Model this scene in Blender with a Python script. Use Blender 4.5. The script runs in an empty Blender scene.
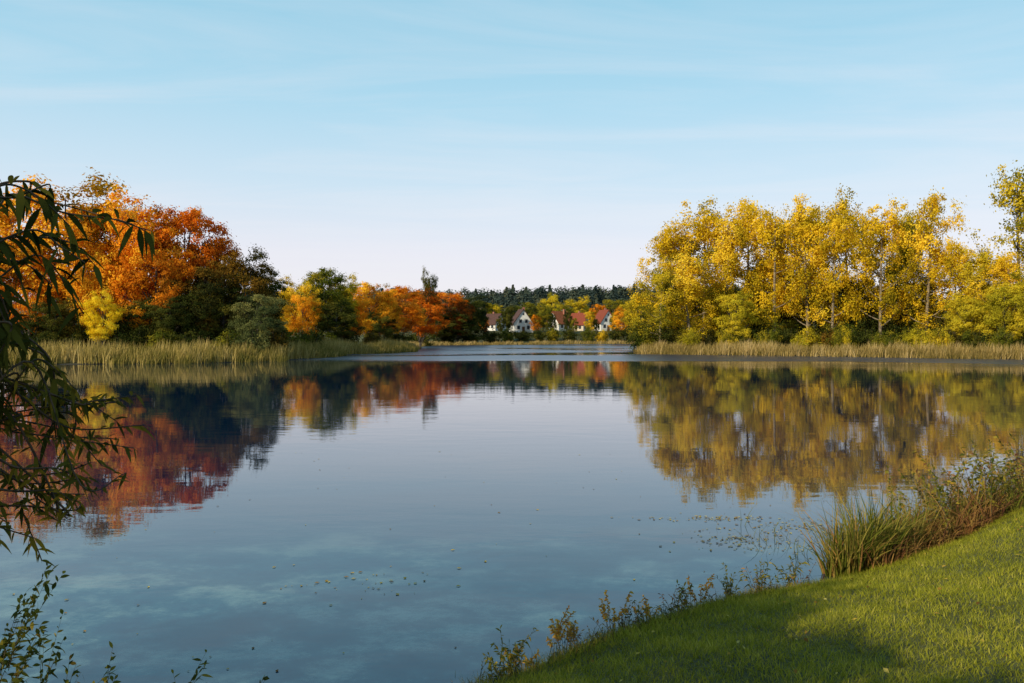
import bpy, math, numpy as np
from mathutils import Vector, Matrix
R = np.random.default_rng(7)
scene = bpy.context.scene
F = 796.0; CAMZ = 3.0; HZ = 335.0

# ------------------------------------------------------------------ helpers
def link(o):
    scene.collection.objects.link(o); return o

def mesh_quads(name, V, Q, mats, midx=None, attrs=None, smooth=None):
    V = np.ascontiguousarray(V, dtype=np.float32).reshape(-1, 3)
    Q = np.ascontiguousarray(Q, dtype=np.int32).reshape(-1, 4)
    me = bpy.data.meshes.new(name)
    me.vertices.add(len(V)); me.vertices.foreach_set('co', V.ravel())
    me.loops.add(Q.size); me.loops.foreach_set('vertex_index', Q.ravel())
    me.polygons.add(len(Q))
    me.polygons.foreach_set('loop_start', np.arange(0, Q.size, 4, dtype=np.int32))
    me.polygons.foreach_set('loop_total', np.full(len(Q), 4, dtype=np.int32))
    for m in mats: me.materials.append(m)
    if midx is not None: me.polygons.foreach_set('material_index', np.ascontiguousarray(midx, dtype=np.int32))
    if smooth is not None: me.polygons.foreach_set('use_smooth', np.ascontiguousarray(smooth, dtype=bool))
    me.update(calc_edges=True)
    if attrs:
        for k, a in attrs.items():
            at = me.attributes.new(k, 'FLOAT', 'FACE'); at.data.foreach_set('value', np.ascontiguousarray(a, dtype=np.float32))
    return me

def norm(a): return a / (np.linalg.norm(a, axis=-1, keepdims=True) + 1e-9)
def rdir(rng, *s): return norm(rng.normal(size=s + (3,)))

class Geo:
    def __init__(s): s.V = []; s.Q = []; s.M = []; s.T = []; s.S = []; s.n = 0
    def add(s, V, Q, m, t, sm=False):
        V = np.asarray(V).reshape(-1, 3); Q = np.asarray(Q).reshape(-1, 4)
        s.V.append(V); s.Q.append(Q + s.n); s.n += len(V)
        s.M.append(np.full(len(Q), m)); s.T.append(np.broadcast_to(t, (len(Q),)).astype(float)); s.S.append(np.full(len(Q), sm))
    def mesh(s, name, mats):
        return mesh_quads(name, np.concatenate(s.V), np.concatenate(s.Q), mats, np.concatenate(s.M),
                          {'tint': np.concatenate(s.T)}, np.concatenate(s.S))

def tube(geo, P, rad, n=6, m=0, t=0.5):
    P = np.asarray(P, float); k = len(P); rad = np.asarray(rad, float)
    D = norm(np.gradient(P, axis=0))
    ref = np.array([0.31, 0.95, 0.05]) if abs(D[0][2]) > .5 else np.array([0., 0.05, 1.])
    A = norm(np.cross(D, ref)); B = np.cross(D, A)
    an = np.linspace(0, 2*np.pi, n, endpoint=False)
    V = P[:, None] + rad[:, None, None]*(np.cos(an)[None, :, None]*A[:, None] + np.sin(an)[None, :, None]*B[:, None])
    i = np.arange(k-1)[:, None]*n; j = np.arange(n)[None]; j2 = (j+1) % n
    Q = np.stack([i+j, i+j2, i+n+j2, i+n+j], -1)
    geo.add(V, Q, m, t, True)

def bez(p0, p1, p2, k):
    t = np.linspace(0, 1, k)[:, None]
    return (1-t)**2*np.array(p0) + 2*t*(1-t)*np.array(p1) + t*t*np.array(p2)

def spline(pts, per=8):
    P = np.array(pts, float); P = np.vstack([2*P[0]-P[1], P, 2*P[-1]-P[-2]]); out = []
    for i in range(1, len(P)-2):
        t = np.linspace(0, 1, per, endpoint=False)[:, None]
        a, b, c, d = P[i-1], P[i], P[i+1], P[i+2]
        out.append(.5*((2*b)+(c-a)*t+(2*a-5*b+4*c-d)*t**2+(3*b-a-3*c+d)*t**3))
    out.append(P[-2][None]); return np.vstack(out)

def ribbons(geo, base, d, L, W, side, bend, seg=4, prof='blade', m=0, t=0.5):
    N = len(base); s = np.linspace(0, 1, seg+1)
    C = base[:, None] + d[:, None]*(L[:, None, None]*s[None, :, None]) + bend[:, None]*(s**2)[None, :, None]
    w = (1-s**1.6)*.97+.03 if prof == 'blade' else np.sin(np.pi*np.clip(s, .02, .98)**.8)
    off = side[:, None]*(W[:, None]*w[None])[..., None]*.5
    V = np.stack([C-off, C+off], 2)
    b = (np.arange(N)*(seg+1)*2)[:, None]; i = np.arange(seg)[None]*2
    Q = np.stack([b+i, b+i+1, b+i+3, b+i+2], -1)
    T = np.repeat(np.broadcast_to(t, (N,)), seg)
    geo.add(V, Q, m, T, False)

def leafquads(geo, rng, pos, nrm, size, m, t, asp=.6):
    N = len(pos); T = norm(np.cross(nrm, rdir(rng, N))); B = np.cross(nrm, T); s = size[:, None]
    V = np.stack([pos-T*s, pos-B*s*asp+nrm*s*.15, pos+T*s, pos+B*s*asp+nrm*s*.15], 1)
    geo.add(V, np.arange(N*4).reshape(N, 4), m, t)

# ------------------------------------------------------------------ materials
def newmat(name):
    m = bpy.data.materials.new(name); m.use_nodes = True
    nt = m.node_tree; nt.nodes.clear()
    return m, nt, nt.nodes.new('ShaderNodeOutputMaterial')

def ramp(nt, cols, pos=None):
    r = nt.nodes.new('ShaderNodeValToRGB'); e = r.color_ramp.elements
    pos = pos or np.linspace(0, 1, len(cols)).tolist()
    while len(e) < len(cols): e.new(.5)
    for i, (c, p) in enumerate(zip(cols, pos)):
        e[i].position = p; e[i].color = (*c, 1)
    return r

def leafmat(name, cols, trans=.35, objvar=.12):
    m, nt, out = newmat(name); N = nt.nodes.new; L = nt.links.new
    at = N('ShaderNodeAttribute'); at.attribute_name = 'tint'
    oi = N('ShaderNodeObjectInfo')
    ma = N('ShaderNodeMath'); ma.operation = 'MULTIPLY_ADD'; ma.inputs[1].default_value = objvar*2; ma.inputs[2].default_value = -objvar
    L(oi.outputs['Random'], ma.inputs[0])
    ad = N('ShaderNodeMath'); ad.use_clamp = True; L(at.outputs['Fac'], ad.inputs[0]); L(ma.outputs[0], ad.inputs[1])
    r = ramp(nt, cols); L(ad.outputs[0], r.inputs[0])
    d = N('ShaderNodeBsdfDiffuse'); t = N('ShaderNodeBsdfTranslucent'); mx = N('ShaderNodeMixShader'); mx.inputs[0].default_value = trans
    L(r.outputs[0], d.inputs[0]); L(r.outputs[0], t.inputs[0]); L(d.outputs[0], mx.inputs[1]); L(t.outputs[0], mx.inputs[2])
    L(mx.outputs[0], out.inputs[0])
    return m

def barkmat(name, a, b, sc=3):
    m, nt, out = newmat(name); N = nt.nodes.new; L = nt.links.new
    tc = N('ShaderNodeTexCoord'); n = N('ShaderNodeTexNoise'); n.inputs['Scale'].default_value = sc; n.inputs['Detail'].default_value = 5
    L(tc.outputs['Object'], n.inputs[0]); r = ramp(nt, [a, b], [.35, .65]); L(n.outputs[0], r.inputs[0])
    p = N('ShaderNodeBsdfPrincipled'); p.inputs['Roughness'].default_value = .9; L(r.outputs[0], p.inputs[0]); L(p.outputs[0], out.inputs[0])
    return m

bark = barkmat('bark', (.035, .028, .02), (.11, .09, .065))
bark_pale = barkmat('bark_pale', (.09, .07, .045), (.26, .20, .12))
MAT = dict(
 gold=leafmat('leaves_gold', [(.34,.20,.015),(.78,.33,.015),(.92,.44,.025),(.92,.60,.04)], .4),
 orange=leafmat('leaves_orange', [(.24,.12,.015),(.66,.21,.012),(.88,.31,.015),(.92,.50,.03)], .4),
 redorange=leafmat('leaves_redorange', [(.10,.055,.015),(.52,.12,.010),(.78,.19,.012),(.84,.36,.03)], .38),
 darkred=leafmat('leaves_darkred', [(.05,.045,.012),(.18,.06,.012),(.45,.10,.012),(.40,.17,.02)]),
 brown=leafmat('leaves_brown', [(.03,.035,.010),(.07,.06,.012),(.14,.09,.015),(.24,.12,.015)]),
 dark=leafmat('leaves_darkgreen', [(.022,.033,.008),(.05,.06,.012),(.09,.095,.018),(.17,.14,.02)]),
 green=leafmat('leaves_green', [(.06,.075,.010),(.13,.14,.015),(.24,.21,.02),(.40,.29,.02)]),
 grey=leafmat('leaves_greygreen', [(.06,.075,.025),(.12,.14,.045),(.20,.20,.06),(.30,.27,.08)]),
 yellow=leafmat('leaves_yellow', [(.22,.18,.012),(.56,.38,.015),(.82,.54,.02),(.92,.66,.05)], .42, .14),
 olive=leafmat('leaves_olive', [(.12,.12,.012),(.32,.26,.018),(.54,.40,.02),(.72,.52,.03)], .38, .15),
 byellow=leafmat('leaves_brightyellow', [(.60,.46,.015),(.85,.62,.02),(.92,.70,.03),(.92,.74,.05)], .45),
 lime=leafmat('leaves_lime', [(.24,.21,.015),(.44,.37,.02),(.60,.48,.03),(.72,.54,.03)], .4),
 pine=leafmat('needles', [(.018,.03,.018),(.03,.045,.022),(.05,.06,.028),(.08,.08,.03)], .15),
)

# ------------------------------------------------------------------ lake outline & terrain
LAKE = np.array([(-.3,6.7),(.45,7.4),(1.3,8.1),(2.05,8.7),(2.8,9.1),(3.6,9.5),(4.4,10.1),(5.6,11.2),(7.2,12.4),(9.5,13.6),(14,16.5),
 (30,23),(60,30),(100,45),(112,66),(95,82),(78,89),(62,97),(44,110),(30,119),(21,127),(22,138),(30,165),(42,200),(50,235),(45,262),(20,258),(2,246),(-8,240),
 (-22,232),(-24,200),(-20,165),(-18,140),(-20,132),(-24.5,122),(-25,106),(-27,91),(-34,84),(-51,80),(-70,76),(-78,58),(-60,36),(-30,18),(-15,9.5),
 (-8,6.6),(-5,5.6),(-3,5.7),(-1.4,6.0)], float)
def sdist(x, y):
    x = np.asarray(x, float); y = np.asarray(y, float)
    best = np.full(x.shape, 1e18); ins = np.zeros(x.shape, bool)
    n = len(LAKE)
    for i in range(n):
        ax, ay = LAKE[i]; bx, by = LAKE[(i+1) % n]
        dx, dy = bx-ax, by-ay
        t = np.clip(((x-ax)*dx+(y-ay)*dy)/(dx*dx+dy*dy), 0, 1)
        best = np.minimum(best, (x-ax-t*dx)**2+(y-ay-t*dy)**2)
        c = ((ay > y) != (by > y)); xx = ax+(y-ay)/(dy if abs(dy) > 1e-9 else 1e-9)*dx
        ins ^= c & (x < xx)
    d = np.sqrt(best); return np.where(ins, -d, d)
def sstep(a, b, v):
    t = np.clip((v-a)/(b-a), 0, 1); return t*t*(3-2*t)
def wob(x, y):
    return (np.sin(x*1.7+y*.9)+np.sin(x*.8-y*2.1+1.3)+.6*np.sin(x*3.9+1.1)*np.sin(y*3.3))*.33
def height(x, y, sd=None):
    x = np.asarray(x, float); y = np.asarray(y, float)
    if sd is None: sd = sdist(x, y)
    s = np.maximum(sd + .12*wob(x*1.6, y*1.6)*(np.hypot(x, y) < 40), -8)
    amp = 1.25-.75*sstep(30, 70, y)
    land = amp*(1-np.exp(-np.maximum(s, 0)/4.2)) + .02
    z = np.where(s > 0, land, s*.35)
    on = sstep(0, 1.5, s)
    z = z + on*(.05*wob(x, y)+.02*wob(x*2.7, y*2.3))*(np.hypot(x, y) < 60)
    z = z + on*.42*np.exp(-((x-7.2)**2/6+(y-9.5)**2/3.5))
    z = z + 3.6*sstep(262, 300, y)*on + 13*sstep(345, 480, y+.15*x) + 6*sstep(130, 300, np.abs(x))
    z = z + on*sstep(60, 400, np.hypot(x, y))*1.2*wob(x*.02, y*.03)
    return z

n = 620
t = np.linspace(-1, 1, n); ax = 5*np.sinh(7.09*t)
gx, gy = np.meshgrid(ax+1.5, ax+8)
sd = sdist(gx, gy); gz = height(gx, gy, sd)
V = np.stack([gx, gy, gz], -1).reshape(-1, 3)
ii = (np.arange(n-1)[:, None]*n+np.arange(n-1)[None]); Q = np.stack([ii, ii+1, ii+n+1, ii+n], -1).reshape(-1, 4)
gm, nt, out = newmat('ground_soil_grass'); N = nt.nodes.new; L = nt.links.new
geo_n = N('ShaderNodeNewGeometry'); n1 = N('ShaderNodeTexNoise'); n1.inputs['Scale'].default_value = 1.3; n1.inputs['Detail'].default_value = 8
L(geo_n.outputs['Position'], n1.inputs[0])
n2 = N('ShaderNodeTexNoise'); n2.inputs['Scale'].default_value = 30; n2.inputs['Detail'].default_value = 6; L(geo_n.outputs['Position'], n2.inputs[0])
r1 = ramp(nt, [(.04,.042,.008),(.08,.085,.014),(.12,.12,.02)], [.3,.5,.7]); L(n1.outputs[0], r1.inputs[0])
r2 = ramp(nt, [(.5,.5,.5),(1.3,1.2,1)], [.35,.65]); L(n2.outputs[0], r2.inputs[0])
mm = N('ShaderNodeMix'); mm.data_type = 'RGBA'; mm.blend_type = 'MULTIPLY'; mm.inputs[0].default_value = 1
L(r1.outputs[0], mm.inputs[6]); L(r2.outputs[0], mm.inputs[7])
sp = N('ShaderNodeSeparateXYZ'); L(geo_n.outputs['Position'], sp.inputs[0])
mr = N('ShaderNodeMapRange'); mr.inputs[1].default_value = .02; mr.inputs[2].default_value = .2; L(sp.outputs[2], mr.inputs[0])
mud = N('ShaderNodeMix'); mud.data_type = 'RGBA'; mud.inputs[6].default_value = (.03,.024,.013,1); L(mr.outputs[0], mud.inputs[0]); L(mm.outputs[2], mud.inputs[7])
p = N('ShaderNodeBsdfPrincipled'); p.inputs['Roughness'].default_value = .95; L(mud.outputs[2], p.inputs[0])
bp = N('ShaderNodeBump'); bp.inputs['Strength'].default_value = .6; bp.inputs['Distance'].default_value = .03; L(n2.outputs[0], bp.inputs['Height']); L(bp.outputs[0], p.inputs['Normal'])
L(p.outputs[0], out.inputs[0])
link(bpy.data.objects.new('ground', mesh_quads('ground', V, Q, [gm], smooth=np.ones(len(Q), bool))))

# ------------------------------------------------------------------ water
wm, nt, out = newmat('lake_water'); N = nt.nodes.new; L = nt.links.new
g = N('ShaderNodeNewGeometry'); sp = N('ShaderNodeSeparateXYZ'); L(g.outputs['Position'], sp.inputs[0])
def noise(scale, vec, det=3, rough=.5):
    q = N('ShaderNodeTexNoise'); q.inputs['Scale'].default_value = scale; q.inputs['Detail'].default_value = det; q.inputs['Roughness'].default_value = rough
    L(vec, q.inputs[0]); return q
def mapping(vec, s, rz=0):
    q = N('ShaderNodeMapping'); q.inputs['Scale'].default_value = s; q.inputs['Rotation'].default_value = (0, 0, rz); L(vec, q.inputs[0]); return q.outputs[0]
def math_(op, a, b=None, c=None, clamp=False):
    q = N('ShaderNodeMath'); q.operation = op; q.use_clamp = clamp
    for i, v in enumerate((a, b, c)):
        if v is None: continue
        if isinstance(v, (int, float)): q.inputs[i].default_value = v
        else: L(v, q.inputs[i])
    return q.outputs[0]
def mrange(v, a, b):
    q = N('ShaderNodeMapRange'); q.interpolation_type = 'SMOOTHSTEP'; q.inputs[1].default_value = a; q.inputs[2].default_value = b; L(v, q.inputs[0]); return q.outputs[0]
pos = g.outputs['Position']
wind = noise(.05, mapping(pos, (.35, 1.3, 1), .08), 3)
far = mrange(math_('ADD', sp.outputs[1], math_('MULTIPLY', sp.outputs[0], .25)), 78, 98)
wr = mrange(wind.outputs[0], .34, .52)
mask = math_('MULTIPLY', far, wr)
w1 = noise(2.2, mapping(pos, (.45, 1, 1), .2), 4); w2 = noise(.35, mapping(pos, (.6, 1.2, 1), -.1), 2)
hgt = math_('ADD', math_('MULTIPLY', w1.outputs[0], .40), w2.outputs[0])
calm = mrange(noise(.09, mapping(pos, (.5, 1.2, 1), .4), 2).outputs[0], .42, .62)
b = N('ShaderNodeBump'); b.inputs['Distance'].default_value = .03
L(math_('ADD', math_('MULTIPLY_ADD', mask, .8, .13), math_('MULTIPLY', calm, .14)), b.inputs['Strength']); L(hgt, b.inputs['Height'])
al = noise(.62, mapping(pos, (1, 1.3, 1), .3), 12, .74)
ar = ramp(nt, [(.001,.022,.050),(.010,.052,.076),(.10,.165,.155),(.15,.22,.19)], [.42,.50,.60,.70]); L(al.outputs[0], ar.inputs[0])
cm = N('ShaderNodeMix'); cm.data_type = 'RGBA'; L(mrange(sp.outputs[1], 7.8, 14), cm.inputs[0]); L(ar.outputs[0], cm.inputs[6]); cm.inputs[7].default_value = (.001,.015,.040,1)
p = N('ShaderNodeBsdfPrincipled'); L(cm.outputs[2], p.inputs[0]); p.inputs['IOR'].default_value = 1.75
p.inputs['Specular Tint'].default_value = (.80, .93, 1, 1)
L(math_('MULTIPLY_ADD', mask, .30, .012), p.inputs['Roughness']); L(b.outputs[0], p.inputs['Normal'])
L(p.outputs[0], out.inputs[0])
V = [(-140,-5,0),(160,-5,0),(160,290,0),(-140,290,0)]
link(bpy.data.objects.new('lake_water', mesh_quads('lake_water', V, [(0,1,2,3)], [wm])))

# ------------------------------------------------------------------ trees
def gen_broad(seed, H=20., W=14., lobes=15, clus=15, leaves=90, ls=.2, base=.16, mats=None, crad=(.9, 1.7)):
    rng = np.random.default_rng(seed); g = Geo()
    lean = rng.normal(0, .4, 2)
    trunkP = np.array([[0,0,-.6],[lean[0]*.2,lean[1]*.2,H*.12],[lean[0]*.6,lean[1]*.6,H*.35],[lean[0],lean[1],H*.62],[lean[0]*1.2,lean[1],H*.86]])
    TP = spline(trunkP, 5); tube(g, TP, np.linspace(H*.019, H*.003, len(TP)), 7, 0)
    cz = H*(.5+base*.5); ch = H*(1-base)*.5
    C = []; cr = []; tt = []
    for i in range(lobes):
        z = -0.85+1.75*(i+.5)/lobes; a = i*2.4+rng.normal(0, .4)
        rr = math.sqrt(max(0.05, 1-min(abs(z), .97)**2.2))*rng.uniform(.45, .82)
        lr = H*.135*rng.uniform(.7, 1.25)
        c = np.array([math.cos(a)*rr*W*.5, math.sin(a)*rr*W*.5, cz+z*ch*.84])
        c[:2] += lean
        f = np.clip((c[2]-H*.18)/(H*.75), .12, .95); st = TP[int(f*.85*(len(TP)-1))]
        mid = (st+c)/2+np.array([0, 0, -abs(rng.normal(0, .05))*H*.4])
        LP = bez(st, mid, c, 7); tube(g, LP, np.linspace(H*.007, H*.0016, 7), 5, 0)
        lt = rng.uniform(.1, .9)
        for k in range(clus):
            d = rdir(rng, 1)[0]; d[2] = d[2]*.8+.1
            q = c+d*lr*rng.uniform(.5, 1.12)
            C.append(q); cr.append(rng.uniform(*crad)*H/20); tt.append(np.clip(lt+rng.normal(0, .13), 0, 1))
            if k % 2 == 0:
                s = LP[rng.integers(3, 7)]; tube(g, bez(s, (s+q)/2+rdir(rng, 1)[0]*.3, q, 4), [H*.0018, H*.0013, H*.0009, H*.0004], 3, 0)
    C = np.array(C); cr = np.array(cr); tt = np.array(tt); K = len(C)
    d = rdir(rng, K, leaves); r = cr[:, None]*rng.uniform(0, 1, (K, leaves))**.6*rng.choice([1, 1, 1, 1.35], (K, leaves))
    P = C[:, None]+d*r[..., None]*np.array([1, 1, .62])
    nr = norm(d+.7*rdir(rng, K, leaves)+np.array([0, 0, .25])+.5*norm(C-np.array([0, 0, cz]))[:, None])
    T = np.clip(np.repeat(tt[:, None], leaves, 1)+rng.normal(0, .10, (K, leaves)), 0, 1)
    leafquads(g, rng, P.reshape(-1, 3), nr.reshape(-1, 3), rng.uniform(.65, 1.25, K*leaves)*ls*H/20, 1, T.ravel())
    return g.mesh('broadleaf_tree', mats)

def gen_poplar(seed, H=26., W=10., n=16, leaves=54, ls=.19, mats=None, dens=1., sprd=1., top=.72):
    rng = np.random.default_rng(seed); g = Geo()
    lean = rng.normal(0, .9, 2)
    TP = spline([[0,0,-.6],[lean[0]*.1,lean[1]*.1,H*.2],[lean[0]*.5,lean[1]*.5,H*.5],[lean[0]*.7,lean[1],H*.75],[lean[0],lean[1],H*.93]], 6)
    tube(g, TP, np.linspace(H*.0155, H*.0018, len(TP)), 7, 0)
    C = []; tt = []; cr = []
    for i in range(n):
        f = .20+.70*(i+rng.uniform(0, 1))/n; a = i*2.4+rng.normal(0, .6)
        st = TP[int(f*(len(TP)-1))]; reach = W*.5*rng.uniform(.5, 1.15)*(1.1-top*max(f-.25, 0)**1.2)
        rise = H*rng.uniform(.08, .22)*(1.1-.6*f)
        e = st+np.array([math.cos(a)*reach, math.sin(a)*reach, rise])
        LP = bez(st, st+(e-st)*np.array([.75, .75, .3]), e, 9); tube(g, LP, np.linspace(H*.0056*(1.2-f), H*.0010, 9), 5, 0)
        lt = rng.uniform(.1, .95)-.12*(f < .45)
        for k in range(int(rng.integers(9, 17)*dens)):
            s = LP[rng.integers(4, 9)]; q = s+rng.normal(0, 1, 3)*np.array([.95, .95, 1.05])*H/26*sprd
            q[2] += .3
            C.append(q); cr.append(rng.uniform(.55, 1.45)*H/26); tt.append(np.clip(lt+rng.normal(0, .15), 0, 1))
            if k % 2: tube(g, bez(s, (s+q)/2+rdir(rng, 1)[0]*.2, q, 4), np.array([.03, .022, .016, .008]), 3, 0)
    for k in range(int(14*dens)):
        s = TP[rng.integers(int(len(TP)*.72), len(TP))]; C.append(s+rng.normal(0, 1.1, 3)); cr.append(rng.uniform(.5, 1.1)); tt.append(rng.uniform(.3, .9))
    C = np.array(C); cr = np.array(cr); tt = np.array(tt); K = len(C)
    P = C[:, None]+rng.normal(0, .52, (K, leaves, 3))*cr[:, None, None]
    nr = norm(.6*norm(P-C[:, None])+.7*rdir(rng, K, leaves)+.6*norm(C*np.array([1, 1, 0]))[:, None]+np.array([0, 0, .2]))
    T = np.clip(tt[:, None]+rng.normal(0, .12, (K, leaves)), 0, 1)
    leafquads(g, rng, P.reshape(-1, 3), nr.reshape(-1, 3), rng.uniform(.65, 1.25, K*leaves)*ls, 1, T.ravel(), .7)
    return g.mesh('poplar_tree', mats)

def gen_shrub(seed, H=5., W=6., lobes=9, clus=9, leaves=60, ls=.12, mats=None):
    rng = np.random.default_rng(seed); g = Geo(); C = []; tt = []; cr = []
    for i in range(lobes):
        a = i*2.4; rr = math.sqrt((i+.5)/lobes)*.8
        top = H*(.9-.5*rr**2)*rng.uniform(.75, 1.1)
        e = np.array([math.cos(a)*rr*W*.5, math.sin(a)*rr*W*.5, top*.8])
        st = np.array([math.cos(a)*.25, math.sin(a)*.25, -.3])
        LP = bez(st, st*.5+e*.4+np.array([0, 0, top*.3]), e, 8); tube(g, LP, np.linspace(.06, .012, 8), 4, 0)
        lt = rng.uniform(.1, .9)
        for k in range(clus):
            u = rng.uniform(.05, 1); q = LP[int(u*7)]+rng.normal(0, .42, 3); q[2] = max(q[2], .2)
            C.append(q); cr.append(rng.uniform(.4, .8)); tt.append(np.clip(lt+rng.normal(0, .15), 0, 1))
    C = np.array(C); cr = np.array(cr); tt = np.array(tt); K = len(C)
    d = rdir(rng, K, leaves); P = C[:, None]+d*(cr[:, None]*rng.uniform(0, 1, (K, leaves))**.5)[..., None]*rng.choice([1, 1, 1.4], (K, leaves, 1))
    nr = norm(d+.6*rdir(rng, K, leaves)+np.array([0, 0, .4]))
    T = np.clip(tt[:, None]+rng.normal(0, .12, (K, leaves)), 0, 1)
    leafquads(g, rng, P.reshape(-1, 3), nr.reshape(-1, 3), rng.uniform(.65, 1.3, K*leaves)*ls, 1, T.ravel(), .6)
    return g.mesh('shrub', mats)

def conifer_arrays(rng, H, W, leaves, ls):
    z = rng.uniform(.12, 1, leaves)**.85; a = rng.uniform(0, 2*np.pi, leaves)
    layer = .75+.25*np.sin(z*38+a*1.0)
    r = W*.5*(1-z)**.8*layer*rng.uniform(.3, 1, leaves)**.5+.1
    P = np.stack([np.cos(a)*r, np.sin(a)*r, z*H-r*.2], -1)
    nr = norm(np.stack([np.cos(a), np.sin(a), np.full(leaves, .9)], -1)+.5*rdir(rng, leaves))
    return P, nr, rng.uniform(.7, 1.2, leaves)*ls
def gen_pine(seed, H=20., W=6., mats=None):
    rng = np.random.default_rng(seed); g = Geo()
    tube(g, [[0,0,-.5],[0,0,H*.5],[0,0,H*.97]], [.25, .15, .03], 6, 0)
    P, nr, s = conifer_arrays(rng, H, W, 7000, .22)
    leafquads(g, rng, P, nr, s, 1, rng.uniform(0, 1, len(P)), .4)
    return g.mesh('conifer', mats)

base_m = [bark, MAT['green']]
LIB = {'broad': [gen_broad(10+i, mats=base_m) for i in range(5)],
       'crown': [gen_poplar(130+i, W=15, n=26, leaves=54, mats=[bark_pale, MAT['yellow']], sprd=1.25, top=.9) for i in range(3)],
       'poplar': [gen_poplar(30+i, mats=[bark_pale, MAT['yellow']]) for i in range(8)],
       'thin': [gen_poplar(50, n=16, leaves=34, dens=1.0, mats=[bark, MAT['yellow']], sprd=1.4)],
       'shrub': [gen_shrub(70+i, mats=base_m) for i in range(4)],
       'pine': [gen_pine(90+i, mats=base_m) for i in range(2)]}
DIM = {'broad': (20, 14), 'crown': (26, 16), 'poplar': (26, 11.), 'thin': (26, 10), 'shrub': (5, 6), 'pine': (20, 6)}
NAME = {'gold': 'orange_maple_tree', 'orange': 'orange_maple_tree', 'redorange': 'red_maple_tree', 'darkred': 'red_maple_tree', 'brown': 'oak_tree', 'dark': 'alder_tree',
        'green': 'linden_tree', 'grey': 'willow_tree', 'yellow': 'yellow_maple_tree', 'olive': 'linden_tree', 'byellow': 'yellow_birch_tree', 'lime': 'willow_tree', 'pine': 'pine_tree'}
cnt = {}
def place(kind, mat, px, ytop, wpx, depth, name=None):
    X = (px-512)/F*depth; z0 = float(height(X, depth)); Ht = CAMZ+(HZ-ytop)/F*depth-z0; Wd = wpx/F*depth
    lib = LIB[kind]; k = cnt.get(kind, 0); cnt[kind] = k+1
    nm = name or {'poplar': 'poplar_tree', 'crown': 'poplar_tree', 'thin': 'birch_tree', 'shrub': 'shrub', 'pine': 'pine_tree'}.get(kind, NAME[mat])
    o = link(bpy.data.objects.new(nm, lib[k % len(lib)]))
    h, w = DIM[kind]; o.location = (X, depth, z0); o.scale = (Wd/w, Wd/w, Ht/h); o.rotation_euler = (0, 0, R.uniform(0, 6.28))
    s = o.material_slots[1]; s.link = 'OBJECT'; s.material = MAT[mat]
    return o

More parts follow.
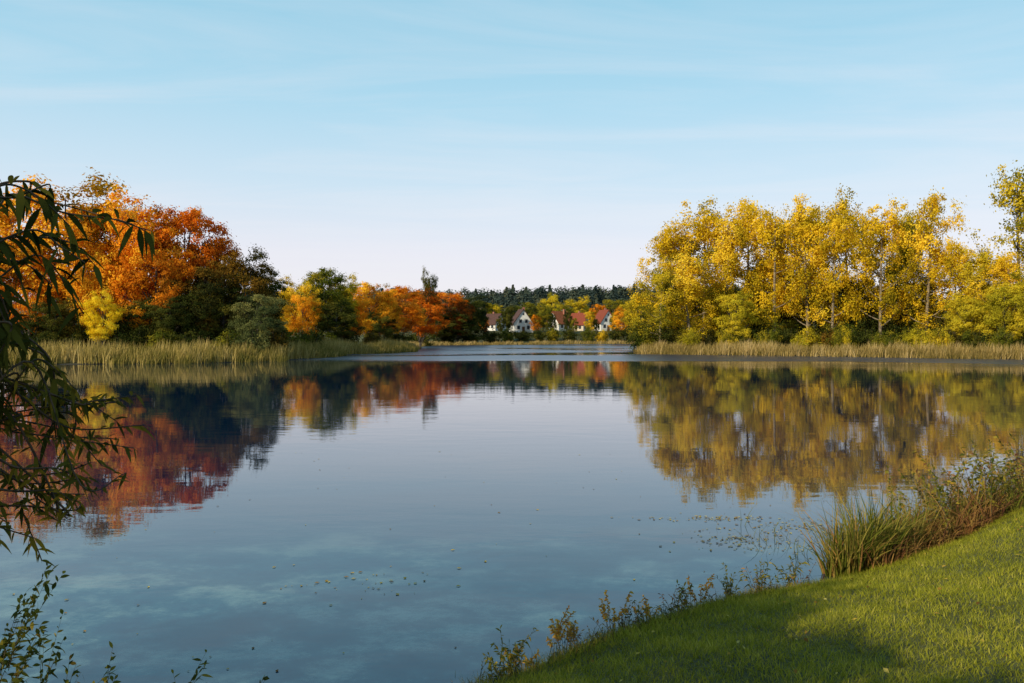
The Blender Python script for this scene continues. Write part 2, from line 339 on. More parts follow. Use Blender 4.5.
B = 'broad'; S = 'shrub'; P_ = 'poplar'; C_ = 'crown'
for a in [
 # left bank wood
 (B,'orange',-95,190,120,104),(B,'gold',-25,190,110,100),(B,'gold',62,174,130,100),(B,'orange',138,194,96,99),(B,'gold',108,200,80,104),(B,'redorange',188,201,80,102),
 (B,'redorange',218,232,54,106),(B,'brown',242,248,70,101),(B,'dark',268,272,50,110),(B,'brown',205,264,70,97),(B,'orange',155,245,70,96),(B,'gold',95,238,64,96),(B,'orange',30,245,66,97),
 (B,'byellow',102,291,38,90),(B,'grey',258,292,50,95),(B,'dark',190,288,60,96),(B,'dark',148,294,54,94),(B,'dark',222,285,50,97),(B,'dark',60,298,50,94),(B,'dark',170,300,46,93),(B,'dark',122,302,36,94),
 (S,'dark',50,325,50,90),(S,'dark',75,324,40,91),(S,'dark',135,320,50,91),(S,'green',165,322,50,91),(S,'dark',195,320,50,91),(S,'green',225,320,46,91),(S,'grey',250,320,46,92),(S,'brown',275,318,50,96),
 (S,'green',297,322,44,108),(S,'dark',310,320,40,116),(S,'dark',20,322,50,91),
 # second group
 (B,'green',322,264,60,138),(B,'yellow',299,278,42,132),(B,'olive',346,276,42,142),(B,'gold',302,292,34,128),(B,'gold',368,281,50,158),(B,'orange',398,283,56,172),(B,'redorange',420,288,50,188),
 (B,'dark',428,270,20,236),(B,'redorange',446,290,40,250),(B,'darkred',458,298,34,246),(B,'gold',385,293,40,163),(B,'dark',335,300,50,132),(B,'orange',358,296,34,146),(B,'dark',380,310,36,156),
 (B,'dark',470,298,34,256),('pine','pine',484,304,18,258),(B,'dark',457,312,40,245),(B,'dark',436,314,40,240),
 (S,'green',318,325,50,126),(S,'dark',345,322,46,134),(S,'brown',372,325,40,145),(S,'dark',395,325,40,168),(S,'dark',420,325,44,215),(S,'dark',445,325,44,246),(S,'dark',470,326,40,250),(S,'dark',492,326,34,256),
 # far shore
 (S,'green',508,324,26,266),(S,'dark',524,327,26,267),(S,'dark',540,323,26,267),(S,'green',553,322,26,268),(S,'dark',570,324,26,268),(S,'green',588,321,24,268),(S,'yellow',602,325,22,268),(S,'dark',616,322,26,268),(S,'dark',632,320,30,268),
 (B,'green',543,304,20,281),(B,'yellow',590,310,12,280),(B,'orange',536,314,11,280),(B,'dark',508,306,13,281),(B,'gold',624,307,26,272),(B,'olive',638,302,30,280),(B,'dark',568,310,9,280),(B,'dark',551,312,10,279),(B,'olive',614,312,12,280),(B,'dark',500,316,9,279),(B,'orange',484,317,11,279),(B,'green',574,317,9,279),(B,'dark',596,318,7,279),
 (B,'olive',495,302,26,332),(B,'lime',552,293,26,338),(B,'olive',580,297,30,335),(B,'green',612,298,30,330),(B,'green',528,301,24,335),(B,'yellow',644,292,40,320),(B,'dark',470,296,40,330),(B,'dark',540,303,22,325),(B,'orange',597,303,16,325),(B,'green',565,304,18,325),(B,'dark',512,304,18,322),
 # right bank
 (C_,'yellow',668,226,70,146),(C_,'yellow',704,209,92,146),(C_,'yellow',748,206,80,148),(P_,'yellow',730,222,50,139),(P_,'yellow',774,210,56,139),
 (C_,'yellow',800,210,72,149),(P_,'yellow',808,202,54,138),(C_,'yellow',848,197,76,145),(P_,'yellow',832,215,48,134),(P_,'yellow',880,203,54,134),(P_,'olive',905,212,50,141),(P_,'yellow',926,192,56,132),
 (C_,'yellow',955,246,66,130),(P_,'olive',978,250,54,124),(P_,'yellow',690,256,58,135),(P_,'olive',660,268,46,134),(P_,'olive',762,256,54,151),(P_,'yellow',900,244,50,147),
 ('thin','olive',1020,166,62,120),(C_,'yellow',1002,256,60,118),(B,'lime',1030,270,60,110),(B,'lime',962,294,48,116),(B,'lime',736,291,38,130),(B,'lime',1005,284,46,110),(B,'olive',985,290,50,121),
 (P_,'yellow',1070,200,70,118),(P_,'yellow',1120,190,70,112),(B,'yellow',1170,230,80,100),
 ]: place(*a)
for i, px in enumerate(range(648, 1040, 20)):
    d = 134-(px-641)/383*27
    place(S, ['green','dark','olive','brown','green','dark'][i % 6], px+R.normal(0, 4), 321+R.normal(0, 5), 40, d+2)
    place(S, ['dark','green','dark'][i % 3], px+R.normal(0, 4), 312+R.normal(0, 9), 58, d+20)
    place(B, ['olive','dark','brown'][i % 3], px+R.normal(0, 6), 290+R.normal(0, 9), 40, d+27)
for i in range(9): place(S, ['lime','olive','green'][i % 3], 690+i*38+R.normal(0, 8), 320+R.normal(0, 6), 28, 131-(i*38+50)/383*27)
for i, px in enumerate(range(-120, 300, 30)): place(S, 'dark', px, 300+R.normal(0, 6), 74, 112)

# distant wooded ridge, one object
g = Geo(); rng = np.random.default_rng(5)
for i in range(620):
    y = rng.uniform(375, 500); x = rng.uniform(-.36, .42)*y; z = float(height(x, y)); H = rng.uniform(10.5, 16)
    if rng.random() < .14: P, nr, s = conifer_arrays(rng, H+.5, H*.6, 260, .9)
    else:
        d = rdir(rng, 300); P = d*np.array([H*.25, H*.25, H*.36])*rng.uniform(.6, 1.1, (300, 1))+np.array([0, 0, H*.6]); nr = norm(d+.4*rdir(rng, 300)+[0, 0, .3]); s = rng.uniform(.5, .9, 300)
    leafquads(g, rng, P+np.array([x, y, z]), nr, s, 0, np.clip(rng.normal(.3, .28)+rng.normal(0, .1, len(P)), 0, 1))
ridge = leafmat('ridge_foliage_hazed', [(.030,.048,.045),(.045,.066,.055),(.07,.088,.06),(.15,.13,.06)], .2)  # bluish aerial haze is mixed into these leaf colours
link(bpy.data.objects.new('distant_forest', g.mesh('distant_forest', [ridge])))

# ------------------------------------------------------------------ houses
def plain(name, col, rough=.8, var=.12, sc=2.):
    m, nt, out = newmat(name); N = nt.nodes.new; L = nt.links.new
    tc = N('ShaderNodeTexCoord'); n_ = N('ShaderNodeTexNoise'); n_.inputs['Scale'].default_value = sc; n_.inputs['Detail'].default_value = 4; L(tc.outputs['Object'], n_.inputs[0])
    r = ramp(nt, [tuple(c*(1-var) for c in col), tuple(min(1, c*(1+var)) for c in col)], [.3, .7]); L(n_.outputs[0], r.inputs[0])
    p = N('ShaderNodeBsdfPrincipled'); p.inputs['Roughness'].default_value = rough; p.inputs['Specular IOR Level'].default_value = .2; L(r.outputs[0], p.inputs[0]); L(p.outputs[0], out.inputs[0]); return m
wall_m = plain('white_render', (.66,.64,.60)); cream_m = plain('cream_render', (.52,.45,.35)); roof_m = plain('roof_tiles', (.19,.045,.022), var=.3, sc=5); roof2_m = plain('brown_roof_tiles', (.075,.038,.03), var=.25); roof3_m = plain('orange_roof_tiles', (.24,.075,.028), var=.25)
glass_m = plain('window_glass', (.03,.035,.045), .15); brick_m = plain('chimney_brick', (.3,.12,.08)); door_m = plain('door_wood', (.12,.06,.03))
def box(cx, cy, cz, sx, sy, sz):
    v = [(cx+a*sx/2, cy+b_*sy/2, cz+c*sz/2) for a in (-1, 1) for b_ in (-1, 1) for c in (-1, 1)]
    return v, [(0,1,3,2),(4,6,7,5),(0,4,5,1),(2,3,7,6),(0,2,6,4),(1,5,7,3)]
def part(name, vf, mat, parent):
    v, f = vf; me = bpy.data.meshes.new(name); me.from_pydata(v, [], f); me.materials.append(mat); o = link(bpy.data.objects.new(name, me)); o.parent = parent
def boxes(lst):
    V = []; Fa = []
    for b_ in lst:
        v, f = box(*b_); o = len(V); V += v; Fa += [tuple(i+o for i in q) for q in f]
    return V, Fa
def house(px, depth, w, l, eave, ridge_h, rot, wm_, rm):
    X = (px-512)/F*depth; e = link(bpy.data.objects.new('gabled_house', None)); e.location = (X, depth, float(height(X, depth))-.1); e.rotation_euler = (0, 0, math.radians(rot))
    a, b_ = w/2, l/2
    v = [(-a,-b_,0),(a,-b_,0),(a,-b_,eave),(0,-b_,ridge_h),(-a,-b_,eave),(-a,b_,0),(a,b_,0),(a,b_,eave),(0,b_,ridge_h),(-a,b_,eave)]
    part('walls', (v, [(0,1,2,3,4),(9,8,7,6,5),(0,4,9,5),(1,6,7,2),(0,5,6,1)]), wm_, e)
    o_ = .45; sl = (ridge_h-eave)/a; th = .3; V = []; Fa = []
    for s in (-1, 1):
        p = [(s*(a+o_), eave-sl*o_+.05), (0, ridge_h+.05), (0, ridge_h+.05+th), (s*(a+o_), eave-sl*o_+.05+th)]
        k = len(V); V += [(x, -b_-o_, z) for x, z in p]+[(x, b_+o_, z) for x, z in p]
        Fa += [tuple(k+i for i in q) for q in ((0,1,2,3),(7,6,5,4),(3,2,6,7),(0,4,5,1),(0,3,7,4))]
    part('roof', (V, Fa), rm, e)
    win = [(x, -b_-.02, z, 1.0, .1, 1.3) for x in (-a*.5, a*.5) for z in (1.8,)]+[(x, -b_-.02, eave+.9, .9, .1, 1.2) for x in (-a*.3, a*.3)]+[(0, -b_-.02, ridge_h-1.6, .5, .1, .7)]
    win += [(s*(a+.02), y, 1.8, .1, 1.1, 1.2) for s in (-1, 1) for y in (-b_*.55, 0, b_*.55)]
    part('windows', boxes(win), glass_m, e); part('door', boxes([(0, -b_-.03, 1.05, 1.0, .12, 2.1)]), door_m, e)
    part('chimney', boxes([(a*.35, b_*.3, ridge_h+.1, .7, .7, 1.9)]), brick_m, e)
for a in [(494,306,6.0,7,2.8,6.4,48,wall_m,roof2_m),(521,290,7.2,8,3.2,8.2,12,wall_m,roof2_m),(560,300,6.2,7.5,3.0,7.2,-48,wall_m,roof3_m),(580,316,6.0,7,3.1,7.2,52,cream_m,roof_m),(604,298,6.2,7,3.2,7.6,20,wall_m,roof_m),(621,320,5.6,7,3.0,6.6,40,wall_m,roof2_m)]: house(*a)

# ------------------------------------------------------------------ reeds on far banks
reed_m = leafmat('dry_reeds', [(.16,.12,.03),(.30,.21,.065),(.46,.33,.12),(.60,.44,.20)], .3)
reedg_m = leafmat('green_reeds', [(.10,.10,.02),(.21,.17,.04),(.36,.27,.075),(.52,.39,.14)], .3)
def reedfield(name, xr, yr, N0, sdr, hr, wd, mat):
    rng = np.random.default_rng(N0); x = rng.uniform(*xr, N0); y = rng.uniform(*yr, N0); s = sdist(x, y)
    patch = .5+.5*np.sin(x*.31)*np.sin(y*.27+x*.11); p2 = np.sin(x*1.3+y*.7)*np.sin(y*1.1-x*.6)
    k = (s > sdr[0]+patch*1.6+.6*p2) & (s < sdr[1]+patch*2); x, y, s, patch, p2 = x[k], y[k], s[k], patch[k], p2[k]; n_ = len(x)
    z = np.maximum(height(x, y, s), -.1)
    L_ = rng.uniform(*hr, n_)*(.74+.28*patch+.18*p2)*(.62+.38*sstep(sdr[0], sdr[0]+2.5, s)); g = Geo(); an = rng.uniform(0, 6.28, n_)
    sd_ = np.stack([np.cos(an), np.sin(an)*.5, 0*an], -1); bend = np.stack([rng.normal(.15, .25, n_), rng.normal(0, .2, n_), -abs(rng.normal(0, .1, n_))], -1)
    ribbons(g, np.stack([x, y, z], -1), norm(np.stack([rng.normal(0, .10, n_), rng.normal(0, .06, n_), np.ones(n_)], -1)), L_, wd*rng.uniform(.6, 1.3, n_), sd_, bend, 2, 'blade', 0,
            np.clip(.16+.45*patch+.28*p2+rng.normal(0, .24, n_), 0, 1))
    link(bpy.data.objects.new(name, g.mesh(name, [mat])))
reedfield('reed_bed', (-80,-14), (72,150), 200000, (-1.4,3.5), (1.3,2.4), .10, reedg_m)
reedfield('reed_bed', (16,100), (80,175), 240000, (-1.4,4), (1.1,2.1), .11, reed_m)
reedfield('reed_bed', (-45,60), (160,275), 150000, (-1.2,2.5), (.9,1.6), .17, reed_m)

# ------------------------------------------------------------------ lawn
lawn_m = leafmat('lawn_grass', [(.12,.115,.012),(.24,.25,.022),(.38,.36,.035),(.54,.46,.09)], .38, 0)
rng = np.random.default_rng(3); g = Geo()
def lawn(N0, xr, yr, Lr, wd):
    x = rng.uniform(*xr, N0); y = rng.uniform(*yr, N0); s = sdist(x, y); k = s > .12; x, y, s = x[k], y[k], s[k]; n_ = len(x); z = height(x, y, s)-.005
    cl = wob(x*2.1, y*2.4)*.5+.5*wob(x*6+3, y*5.3)
    L_ = rng.uniform(*Lr, n_)*(1+.55*cl)*(1+1.0*np.exp(-s/.35)); an = rng.uniform(0, 6.28, n_)
    d = norm(np.stack([rng.normal(0, .45, n_), rng.normal(0, .45, n_), np.ones(n_)], -1))
    ribbons(g, np.stack([x, y, z], -1), d, L_, wd*rng.uniform(.7, 1.3, n_), np.stack([np.cos(an), np.sin(an), 0*an], -1), np.stack([rng.normal(0, .02, n_), rng.normal(0, .02, n_), 0*x-.008], -1), 2, 'blade', 0,
            np.clip(.45+.36*cl+rng.normal(0, .22, n_), 0, 1))
lawn(290000, (-1, 9.5), (3.8, 12.5), (.035, .08), .006)
lawn(60000, (-9, 16), (-4, 16), (.04, .08), .009)
link(bpy.data.objects.new('lawn_grass', g.mesh('lawn_grass', [lawn_m])))

# fallen leaves
fl_m = leafmat('fallen_leaf', [(.10,.05,.015),(.28,.16,.03),(.45,.32,.05),(.5,.42,.12)], .2, 0)
g = Geo(); x = rng.uniform(-1, 9, 420); y = rng.uniform(4, 12, 420); s = sdist(x, y); k = s > .3; x, y = x[k], y[k]
leafquads(g, rng, np.stack([x, y, height(x, y)+.045], -1), norm(np.stack([rng.normal(0, .4, len(x)), rng.normal(0, .4, len(x)), np.ones(len(x))], -1)), rng.uniform(.012, .03, len(x)), 0, rng.uniform(0, 1, len(x)))
link(bpy.data.objects.new('fallen_leaves', g.mesh('fallen_leaves', [fl_m])))
g = Geo(); x = rng.uniform(-6, 6, 120); y = 7+rng.uniform(0, 1, 120)**1.6*14; k = sdist(x, y) < -.1; x, y = x[k], y[k]
for cx, cy, sx, sy, m_ in ((3.4,13.0,.6,.12,130),(3.5,11.6,.45,.35,190),(4.6,12.4,.5,.25,150),(-1.9,9.6,.7,.25,40)):
    x2 = rng.normal(cx, sx, m_); y2 = rng.normal(cy, sy, m_); k = sdist(x2, y2) < -.2; x = np.r_[x, x2[k]]; y = np.r_[y, y2[k]]
leafquads(g, rng, np.stack([x, y, 0*x+.006], -1), norm(np.stack([rng.normal(0, .04, len(x)), rng.normal(0, .04, len(x)), np.ones(len(x))], -1)), rng.uniform(.008, .038, len(x)), 0, rng.uniform(0, 1, len(x)))
link(bpy.data.objects.new('floating_leaves', g.mesh('floating_leaves', [fl_m])))

# ------------------------------------------------------------------ near reeds and bank plants
sedge_m = leafmat('sedge_blades', [(.06,.08,.010),(.15,.16,.02),(.36,.28,.06),(.34,.17,.05)], .35, 0)
weed_m = leafmat('weed_leaves', [(.05,.065,.012),(.14,.14,.02),(.32,.24,.03),(.42,.20,.03)], .35, 0)
rust_m = leafmat('dry_weeds', [(.09,.04,.022),(.24,.11,.04),(.36,.22,.06),(.20,.18,.035)], .3, 0)
goldenrod_m = leafmat('withered_flower_heads', [(.22,.10,.03),(.45,.22,.04),(.62,.36,.06),(.50,.36,.05)], .3, 0)
def clump(name, c, r, N0, hr, wd, mat, lean=.35, seg=6, zmin=-.12, tintc=.5):
    g = Geo(); a = rng.uniform(0, 6.28, N0); q = np.sqrt(rng.uniform(0, 1, N0)); x = c[0]+np.cos(a)*q*r[0]; y = c[1]+np.sin(a)*q*r[1]
    z = np.maximum(height(x, y), zmin); L_ = rng.uniform(*hr, N0)*(1.05-.3*q)*(.85+.2*np.sin(x*9)*np.sin(y*11+1)); an = rng.uniform(0, 6.28, N0)
    out_ = np.stack([np.cos(a)*q, np.sin(a)*q, 0*a], -1)*lean*.6+np.stack([rng.normal(0, lean*.6, N0), rng.normal(0, lean*.6, N0), 0*a], -1)
    bend = out_*L_[:, None]; bend[:, 2] = -.5*np.linalg.norm(bend, axis=1)
    ribbons(g, np.stack([x, y, z], -1), norm(np.stack([rng.normal(0, .12, N0), rng.normal(0, .12, N0), np.ones(N0)], -1)), L_, wd*rng.uniform(.5, 1.4, N0), np.stack([np.cos(an), np.sin(an), 0*an], -1), bend, seg, 'blade', 0,
            np.clip(rng.normal(tintc, .3, N0), 0, 1))
    link(bpy.data.objects.new(name, g.mesh(name, [mat])))
clump('sedge_clump', (4.22,9.9), (.32,.25), 420, (.6,1.55), .021, sedge_m, .45)
clump('sedge_clump', (4.6,10.15), (.34,.25), 420, (.6,1.5), .021, sedge_m, .45, tintc=.45)
clump('sedge_clump', (5.05,10.45), (.42,.3), 460, (.5,1.3), .020, sedge_m, .5, tintc=.6)
clump('dry_grass_tussock', (4.5,9.95), (.55,.3), 260, (.3,.8), .018, rust_m, .7)
clump('sedge_clump', (5.3,10.35), (.45,.3), 300, (.4,.8), .016, rust_m, .7)
clump('sedge_clump', (5.7,10.9), (.6,.4), 500, (.5,1.15), .016, sedge_m, .6)

def leafystem(g, P, rad, spacing, Lr, Wr, droop, spread=.8, m=0, ml=1, tint=.4, start=.1, seg=4):
    P = np.asarray(P); tube(g, P, np.linspace(rad, rad*.3, len(P)), 4, m)
    seglen = np.linalg.norm(np.diff(P, axis=0), axis=1); cum = np.r_[0, np.cumsum(seglen)]; tot = cum[-1]; nn = max(2, int(tot*(1-start)/spacing))
    s = np.linspace(tot*start, tot, nn); B_ = np.stack([np.interp(s, cum, P[:, k]) for k in range(3)], -1)
    D = norm(np.stack([np.interp(s, cum, np.gradient(P, axis=0)[:, k]) for k in range(3)], -1))
    side = norm(rdir(rng, nn)); d = norm(D*(1-.5*spread)+side*spread)
    Ls = rng.uniform(*Lr, nn); bend = np.stack([0*s, 0*s, -droop*Ls*rng.uniform(.5, 1.3, nn)], -1)
    sv = norm(np.cross(d, rdir(rng, nn)+np.array([0, 0, .6])))
    ribbons(g, B_, d, Ls, rng.uniform(*Wr, nn), sv, bend, seg, 'leaf', ml, np.clip(rng.normal(tint, .22, nn), 0, 1))

stem_m = barkmat('weed_stem', (.05,.05,.02), (.14,.09,.04), 20)
for i, (cx, cy) in enumerate([(6.2,11.0),(6.9,11.5),(7.6,12.0),(8.4,12.4),(6.8,10.9),(7.6,11.3),(9.4,12.7),(8.5,11.7),(5.9,10.6)]):
    clump('dry_grass_tussock', (cx, cy), (.6,.45), 480, (.5,1.2), .014, sedge_m if i % 3 == 1 else rust_m, .85, 5, tintc=.4)
    g = Geo()
    for k in range(24):
        a = rng.uniform(0, 6.28); x = cx+rng.normal(0, .4); y = cy+rng.normal(0, .3); h = rng.uniform(.6, 1.2); b0 = np.array([x, y, float(height(x, y))-.03])
        e = b0+np.array([math.cos(a)*h*.35, math.sin(a)*h*.35, h]); leafystem(g, bez(b0, b0+np.array([0, 0, h*.6]), e, 8), .005, .03, (.04,.10), (.018,.038), .3, .85, tint=.4, start=.25, seg=3)
    link(bpy.data.objects.new('bank_weed', g.mesh('bank_weed', [stem_m, rust_m if i % 2 else weed_m])))
E = spline([(-.4,6.75,0),(.45,7.4,0),(1.3,8.1,0),(2.05,8.7,0),(2.8,9.1,0),(3.6,9.5,0)], 20)
def weed(x, y, H, mat, nst=5, leaf=(.03,.06), wl=(.008,.016), tint=.4, sp_=.025, start=.2):
    g = Geo()
    for k in range(nst):
        a = rng.uniform(0, 6.28); z = max(float(height(x, y)), -.05)-.03; h = H*rng.uniform(.55, 1.1); l = h*rng.uniform(.1, .6)
        b0 = np.array([x+rng.normal(0, .04), y+rng.normal(0, .04), z]); e = b0+np.array([math.cos(a)*l, math.sin(a)*l, h])
        leafystem(g, bez(b0, b0+np.array([0, 0, h*.6]), e, 8), .003, sp_, leaf, wl, .35, .8, tint=tint, start=start, seg=3)
    link(bpy.data.objects.new('bank_weed', g.mesh('bank_weed', [stem_m, mat])))
for i in range(46):
    q = E[int(rng.uniform(0, .999)*len(E))]; wt = rng.random()
    weed(q[0]+rng.normal(.05, .1), q[1]+rng.normal(0, .1), rng.uniform(.10, .30), rust_m if wt < .4 else weed_m, rng.integers(3, 7), tint=rng.uniform(.1, .7))
for (x, y, H) in [(.0,7.1,.42),(1.9,8.75,.30),(2.9,9.25,.45),(3.3,9.45,.45),(-.1,6.95,.3),(2.5,9.05,.4)]:
    weed(x, y, H, weed_m, 9, (.04,.08), (.012,.022), .3, .018)
for (x, y, H) in [(.42,7.42,.40),(.55,7.6,.32),(.98,7.9,.40),(1.45,8.35,.26),(2.1,8.85,.36),(.1,7.15,.26)]:
    weed(x, y, H, goldenrod_m, 7, (.025,.05), (.015,.026), .55, .006, .5)
g = Geo(); n_ = 5200; u = rng.integers(0, len(E), n_); x = E[u, 0]+rng.normal(.03, .11, n_); y = E[u, 1]+rng.normal(-.03, .11, n_); z = np.maximum(height(x, y), -.05)-.01; an = rng.uniform(0, 6.28, n_)
ribbons(g, np.stack([x, y, z], -1), norm(np.stack([rng.normal(0, .35, n_), rng.normal(0, .35, n_), np.ones(n_)], -1)), rng.uniform(.05, .16, n_), rng.uniform(.004, .008, n_), np.stack([np.cos(an), np.sin(an), 0*an], -1), np.stack([rng.normal(0, .04, n_), rng.normal(0, .04, n_), 0*x-.03], -1), 3, 'blade', 0, rng.uniform(0, .9, n_))
link(bpy.data.objects.new('bank_grass', g.mesh('bank_grass', [sedge_m])))
g = Geo()
n_ = 60; x = rng.normal(3.9, .35, n_); y = rng.normal(11.6, .6, n_); k = sdist(x, y) < -.2; x, y = x[k], y[k]; n_ = len(x); an = rng.uniform(0, 6.28, n_)
ribbons(g, np.stack([x, y, 0*x-.1], -1), norm(np.stack([rng.normal(0, .15, n_), rng.normal(0, .15, n_), np.ones(n_)], -1)), rng.uniform(.2, .5, n_), np.full(n_, .010), np.stack([np.cos(an), np.sin(an), 0*an], -1), np.stack([rng.normal(0, .15, n_), rng.normal(0, .1, n_), 0*x-.08], -1), 5, 'blade', 0, rng.uniform(0, .6, n_))
link(bpy.data.objects.new('water_reeds', g.mesh('water_reeds', [sedge_m])))

# ------------------------------------------------------------------ overhanging willow at the left bank
wil_m = leafmat('willow_leaves', [(.018,.022,.006),(.045,.050,.010),(.10,.095,.016),(.26,.18,.02)], .3, 0)
twig_m = barkmat('willow_twig', (.03,.022,.012), (.10,.06,.03), 12)
def PW(px, py, d): return np.array([(px-512)/F*d, d, CAMZ+(HZ-py)/F*d])
g = Geo()
TR = spline([(-4.3,3.1,float(height(-4.3,3.1))-.2),(-4.0,3.3,1.6),(-3.55,3.6,2.5),(-3.4,3.8,3.4),(-3.5,4.0,4.4)], 8)
tube(g, TR, np.linspace(.11, .03, len(TR)), 8, 0)
BR = [
 [(-60,270),(-10,215),(25,198),(70,215),(120,222),(150,238)],
 [(-60,250),(-20,202),(8,186),(40,192),(62,212)],
 [(-70,300),(-20,250),(30,232),(70,240),(90,265)],
 [(-70,300),(-20,270),(20,262),(50,276),(70,296)],
 [(-70,330),(-20,290),(10,300),(24,330),(34,360)],
 [(-70,350),(-30,318),(5,320),(34,352),(56,390),(66,425)],
 [(-70,350),(-30,330),(-12,345),(0,385),(5,425)],
 [(-70,420),(-20,395),(30,400),(75,408),(125,428)],
 [(-70,430),(-20,420),(30,430),(70,440),(98,462)],
 [(-70,440),(-20,445),(20,465),(55,476),(80,478)],
 [(-70,470),(-20,480),(20,490),(50,500),(72,512)],
 [(-70,480),(-30,500),(-8,512),(4,522)],
 [(-70,400),(-20,380),(15,385),(45,380),(70,392)],
 [(-70,240),(-30,225),(0,232),(12,262),(16,300)],
 [(-70,290),(-40,270),(-10,285),(2,315),(4,340)],
]
for i, br in enumerate(BR):
    for rep in range(2 if i < 7 or i > 12 else 4):
        d0 = rng.uniform(3.5, 4.1); j = 7+rep*11
        pts = [PW(px+rng.normal(0, j*(k > 0)), py+rng.normal(0, j*.8*(k > 0)), d0+.07*k+rng.normal(0, .05)) for k, (px, py) in enumerate(br)]
        z = pts[0][2]; st = TR[np.argmin(abs(TR[:, 2]-(z-.4)))]
        P = spline([st]+pts, 7)
        small = 7 <= i <= 12
        leafystem(g, P, .009, .022 if small else .036, (.045,.09) if small else (.07,.15), (.012,.022) if small else (.020,.038), .5 if small else .65, .85, 0, 1, .72 if small else .40, .28, 5)
link(bpy.data.objects.new('willow_tree', g.mesh('overhanging_willow', [twig_m, wil_m])))

# bottom-left weeds
g = Geo()
for (x0, y0, px, py, d) in [(-3.6,5.2,50,572,5.6),(-3.6,5.3,20,600,5.7),(-3.5,5.2,40,625,5.5),(-3.3,5.3,62,640,5.6),(-3.7,5.2,5,640,5.6),(-3.1,5.3,75,665,5.6),(-3.5,5.1,25,655,5.4),(-2.9,5.5,110,668,5.8),(-2.5,5.6,200,676,5.8),(-1.9,5.7,262,680,5.9)]:
    b0 = np.array([x0, y0, float(height(x0, y0))-.03]); e = PW(px, py, d)
    leafystem(g, bez(b0, (b0+e)/2+np.array([0, 0, .12]), e, 10), .004, .026, (.05,.10), (.018,.034), .3, .85, tint=.25, start=.15)
    for k in range(3):
        e2 = e+rng.normal(0, .08, 3); leafystem(g, bez((b0+e)/2, (b0+e)/2+[0, 0, .1], e2, 7), .003, .028, (.04,.08), (.016,.03), .3, .85, tint=.25, start=.1)
link(bpy.data.objects.new('shore_bramble', g.mesh('shore_bramble', [stem_m, weed_m])))

# trees standing behind the viewpoint (they shade the near lawn)
for i, (x, y, H, W, m) in enumerate([(-8.1,-3.6,6.9,5,'green'),(-5.8,-6.4,6.6,4.6,'green'),(-10.2,-1.2,8.0,6,'yellow'),(-3.4,-8.6,7.2,4.6,'green')]):
    o = link(bpy.data.objects.new('linden_tree', LIB['broad'][i % 5]))
    o.location = (x, y, float(height(x, y))); o.scale = (W/14, W/14, H/20); s = o.material_slots[1]; s.link = 'OBJECT'; s.material = MAT[m]

# ------------------------------------------------------------------ light and sky
Sd = Vector((-.68, -.58, .45)).normalized()
sl = bpy.data.lights.new('sun', 'SUN'); sl.energy = 5.0; sl.angle = math.radians(.5); sl.color = (1, .87, .64)
so = link(bpy.data.objects.new('sun', sl)); so.rotation_euler = Sd.to_track_quat('Z', 'Y').to_euler(); so.location = (-60, -60, 60)
w = bpy.data.worlds.new('World'); scene.world = w; w.use_nodes = True; nt = w.node_tree; nt.nodes.clear(); N = nt.nodes.new; L = nt.links.new
out = N('ShaderNodeOutputWorld'); sky = N('ShaderNodeTexSky'); sky.sky_type = 'NISHITA'; sky.sun_disc = False
sky.sun_elevation = math.asin(Sd.z); sky.sun_rotation = math.atan2(Sd.x, Sd.y); sky.air_density = 1.0; sky.dust_density = 1.0
b1 = N('ShaderNodeBackground'); b1.inputs[1].default_value = .1; L(sky.outputs[0], b1.inputs[0])
tc = N('ShaderNodeTexCoord'); sp = N('ShaderNodeSeparateXYZ'); L(tc.outputs['Generated'], sp.inputs[0])
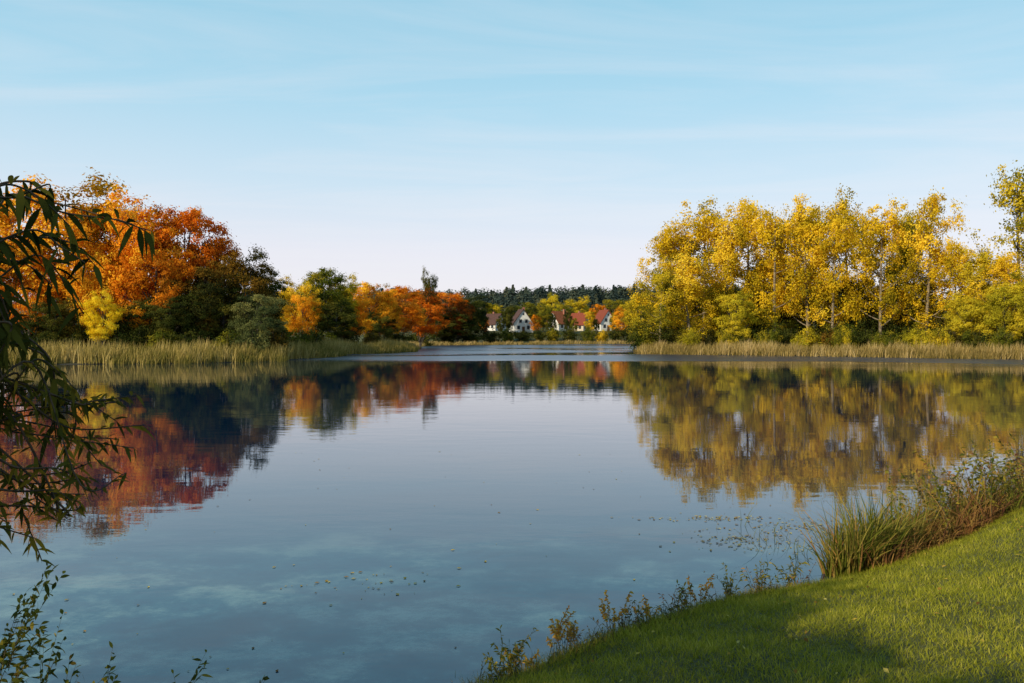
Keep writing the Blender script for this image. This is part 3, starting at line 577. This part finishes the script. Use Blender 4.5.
r = ramp(nt, [(1.0,.93,.98),(.92,.91,1.0),(.70,.87,1.0),(.50,.80,.97),(.33,.70,.90),(.06,.26,.54)], [0, .10, .18, .27, .38, .85]); L(sp.outputs[2], r.inputs[0])
mx_ = N('ShaderNodeMath'); mx_.operation = 'MAXIMUM'; mx_.inputs[1].default_value = .05; L(sp.outputs[2], mx_.inputs[0])
dv = N('ShaderNodeVectorMath'); dv.operation = 'DIVIDE'; cb = N('ShaderNodeCombineXYZ'); [L(mx_.outputs[0], cb.inputs[i]) for i in range(3)]
L(tc.outputs['Generated'], dv.inputs[0]); L(cb.outputs[0], dv.inputs[1])
mp = N('ShaderNodeMapping'); mp.inputs['Scale'].default_value = (.30, .85, 1); mp.inputs['Rotation'].default_value = (0, 0, .35); L(dv.outputs[0], mp.inputs[0])
cn = N('ShaderNodeTexNoise'); cn.inputs['Scale'].default_value = 1.1; cn.inputs['Detail'].default_value = 9; cn.inputs['Roughness'].default_value = .6; cn.inputs['Distortion'].default_value = .8; L(mp.outputs[0], cn.inputs[0])
cr_ = ramp(nt, [(0,0,0),(1,1,1)], [.42,.80]); L(cn.outputs[0], cr_.inputs[0])
cmul = N('ShaderNodeMath'); cmul.operation = 'MULTIPLY'; cmul.inputs[1].default_value = .5; L(cr_.outputs[0], cmul.inputs[0])
mix = N('ShaderNodeMix'); mix.data_type = 'RGBA'; L(cmul.outputs[0], mix.inputs[0]); L(r.outputs[0], mix.inputs[6]); mix.inputs[7].default_value = (.95,.95,1.0,1)
b2 = N('ShaderNodeBackground'); L(mix.outputs[2], b2.inputs[0]); b2.inputs[1].default_value = 1.0
ms = N('ShaderNodeMixShader'); ms.inputs[0].default_value = .82; L(b1.outputs[0], ms.inputs[1]); L(b2.outputs[0], ms.inputs[2]); L(ms.outputs[0], out.inputs[0])

cam = bpy.data.cameras.new('camera'); cam.lens = 28; cam.sensor_width = 36; cam.clip_end = 8000; cam.clip_start = .05
co = link(bpy.data.objects.new('camera', cam)); co.location = (0, 0, CAMZ); co.rotation_euler = (math.radians(90)-math.atan(6.5/F), 0, 0)
scene.camera = co
scene.view_settings.view_transform = 'Standard'; scene.view_settings.look = 'None'; scene.view_settings.exposure = 0
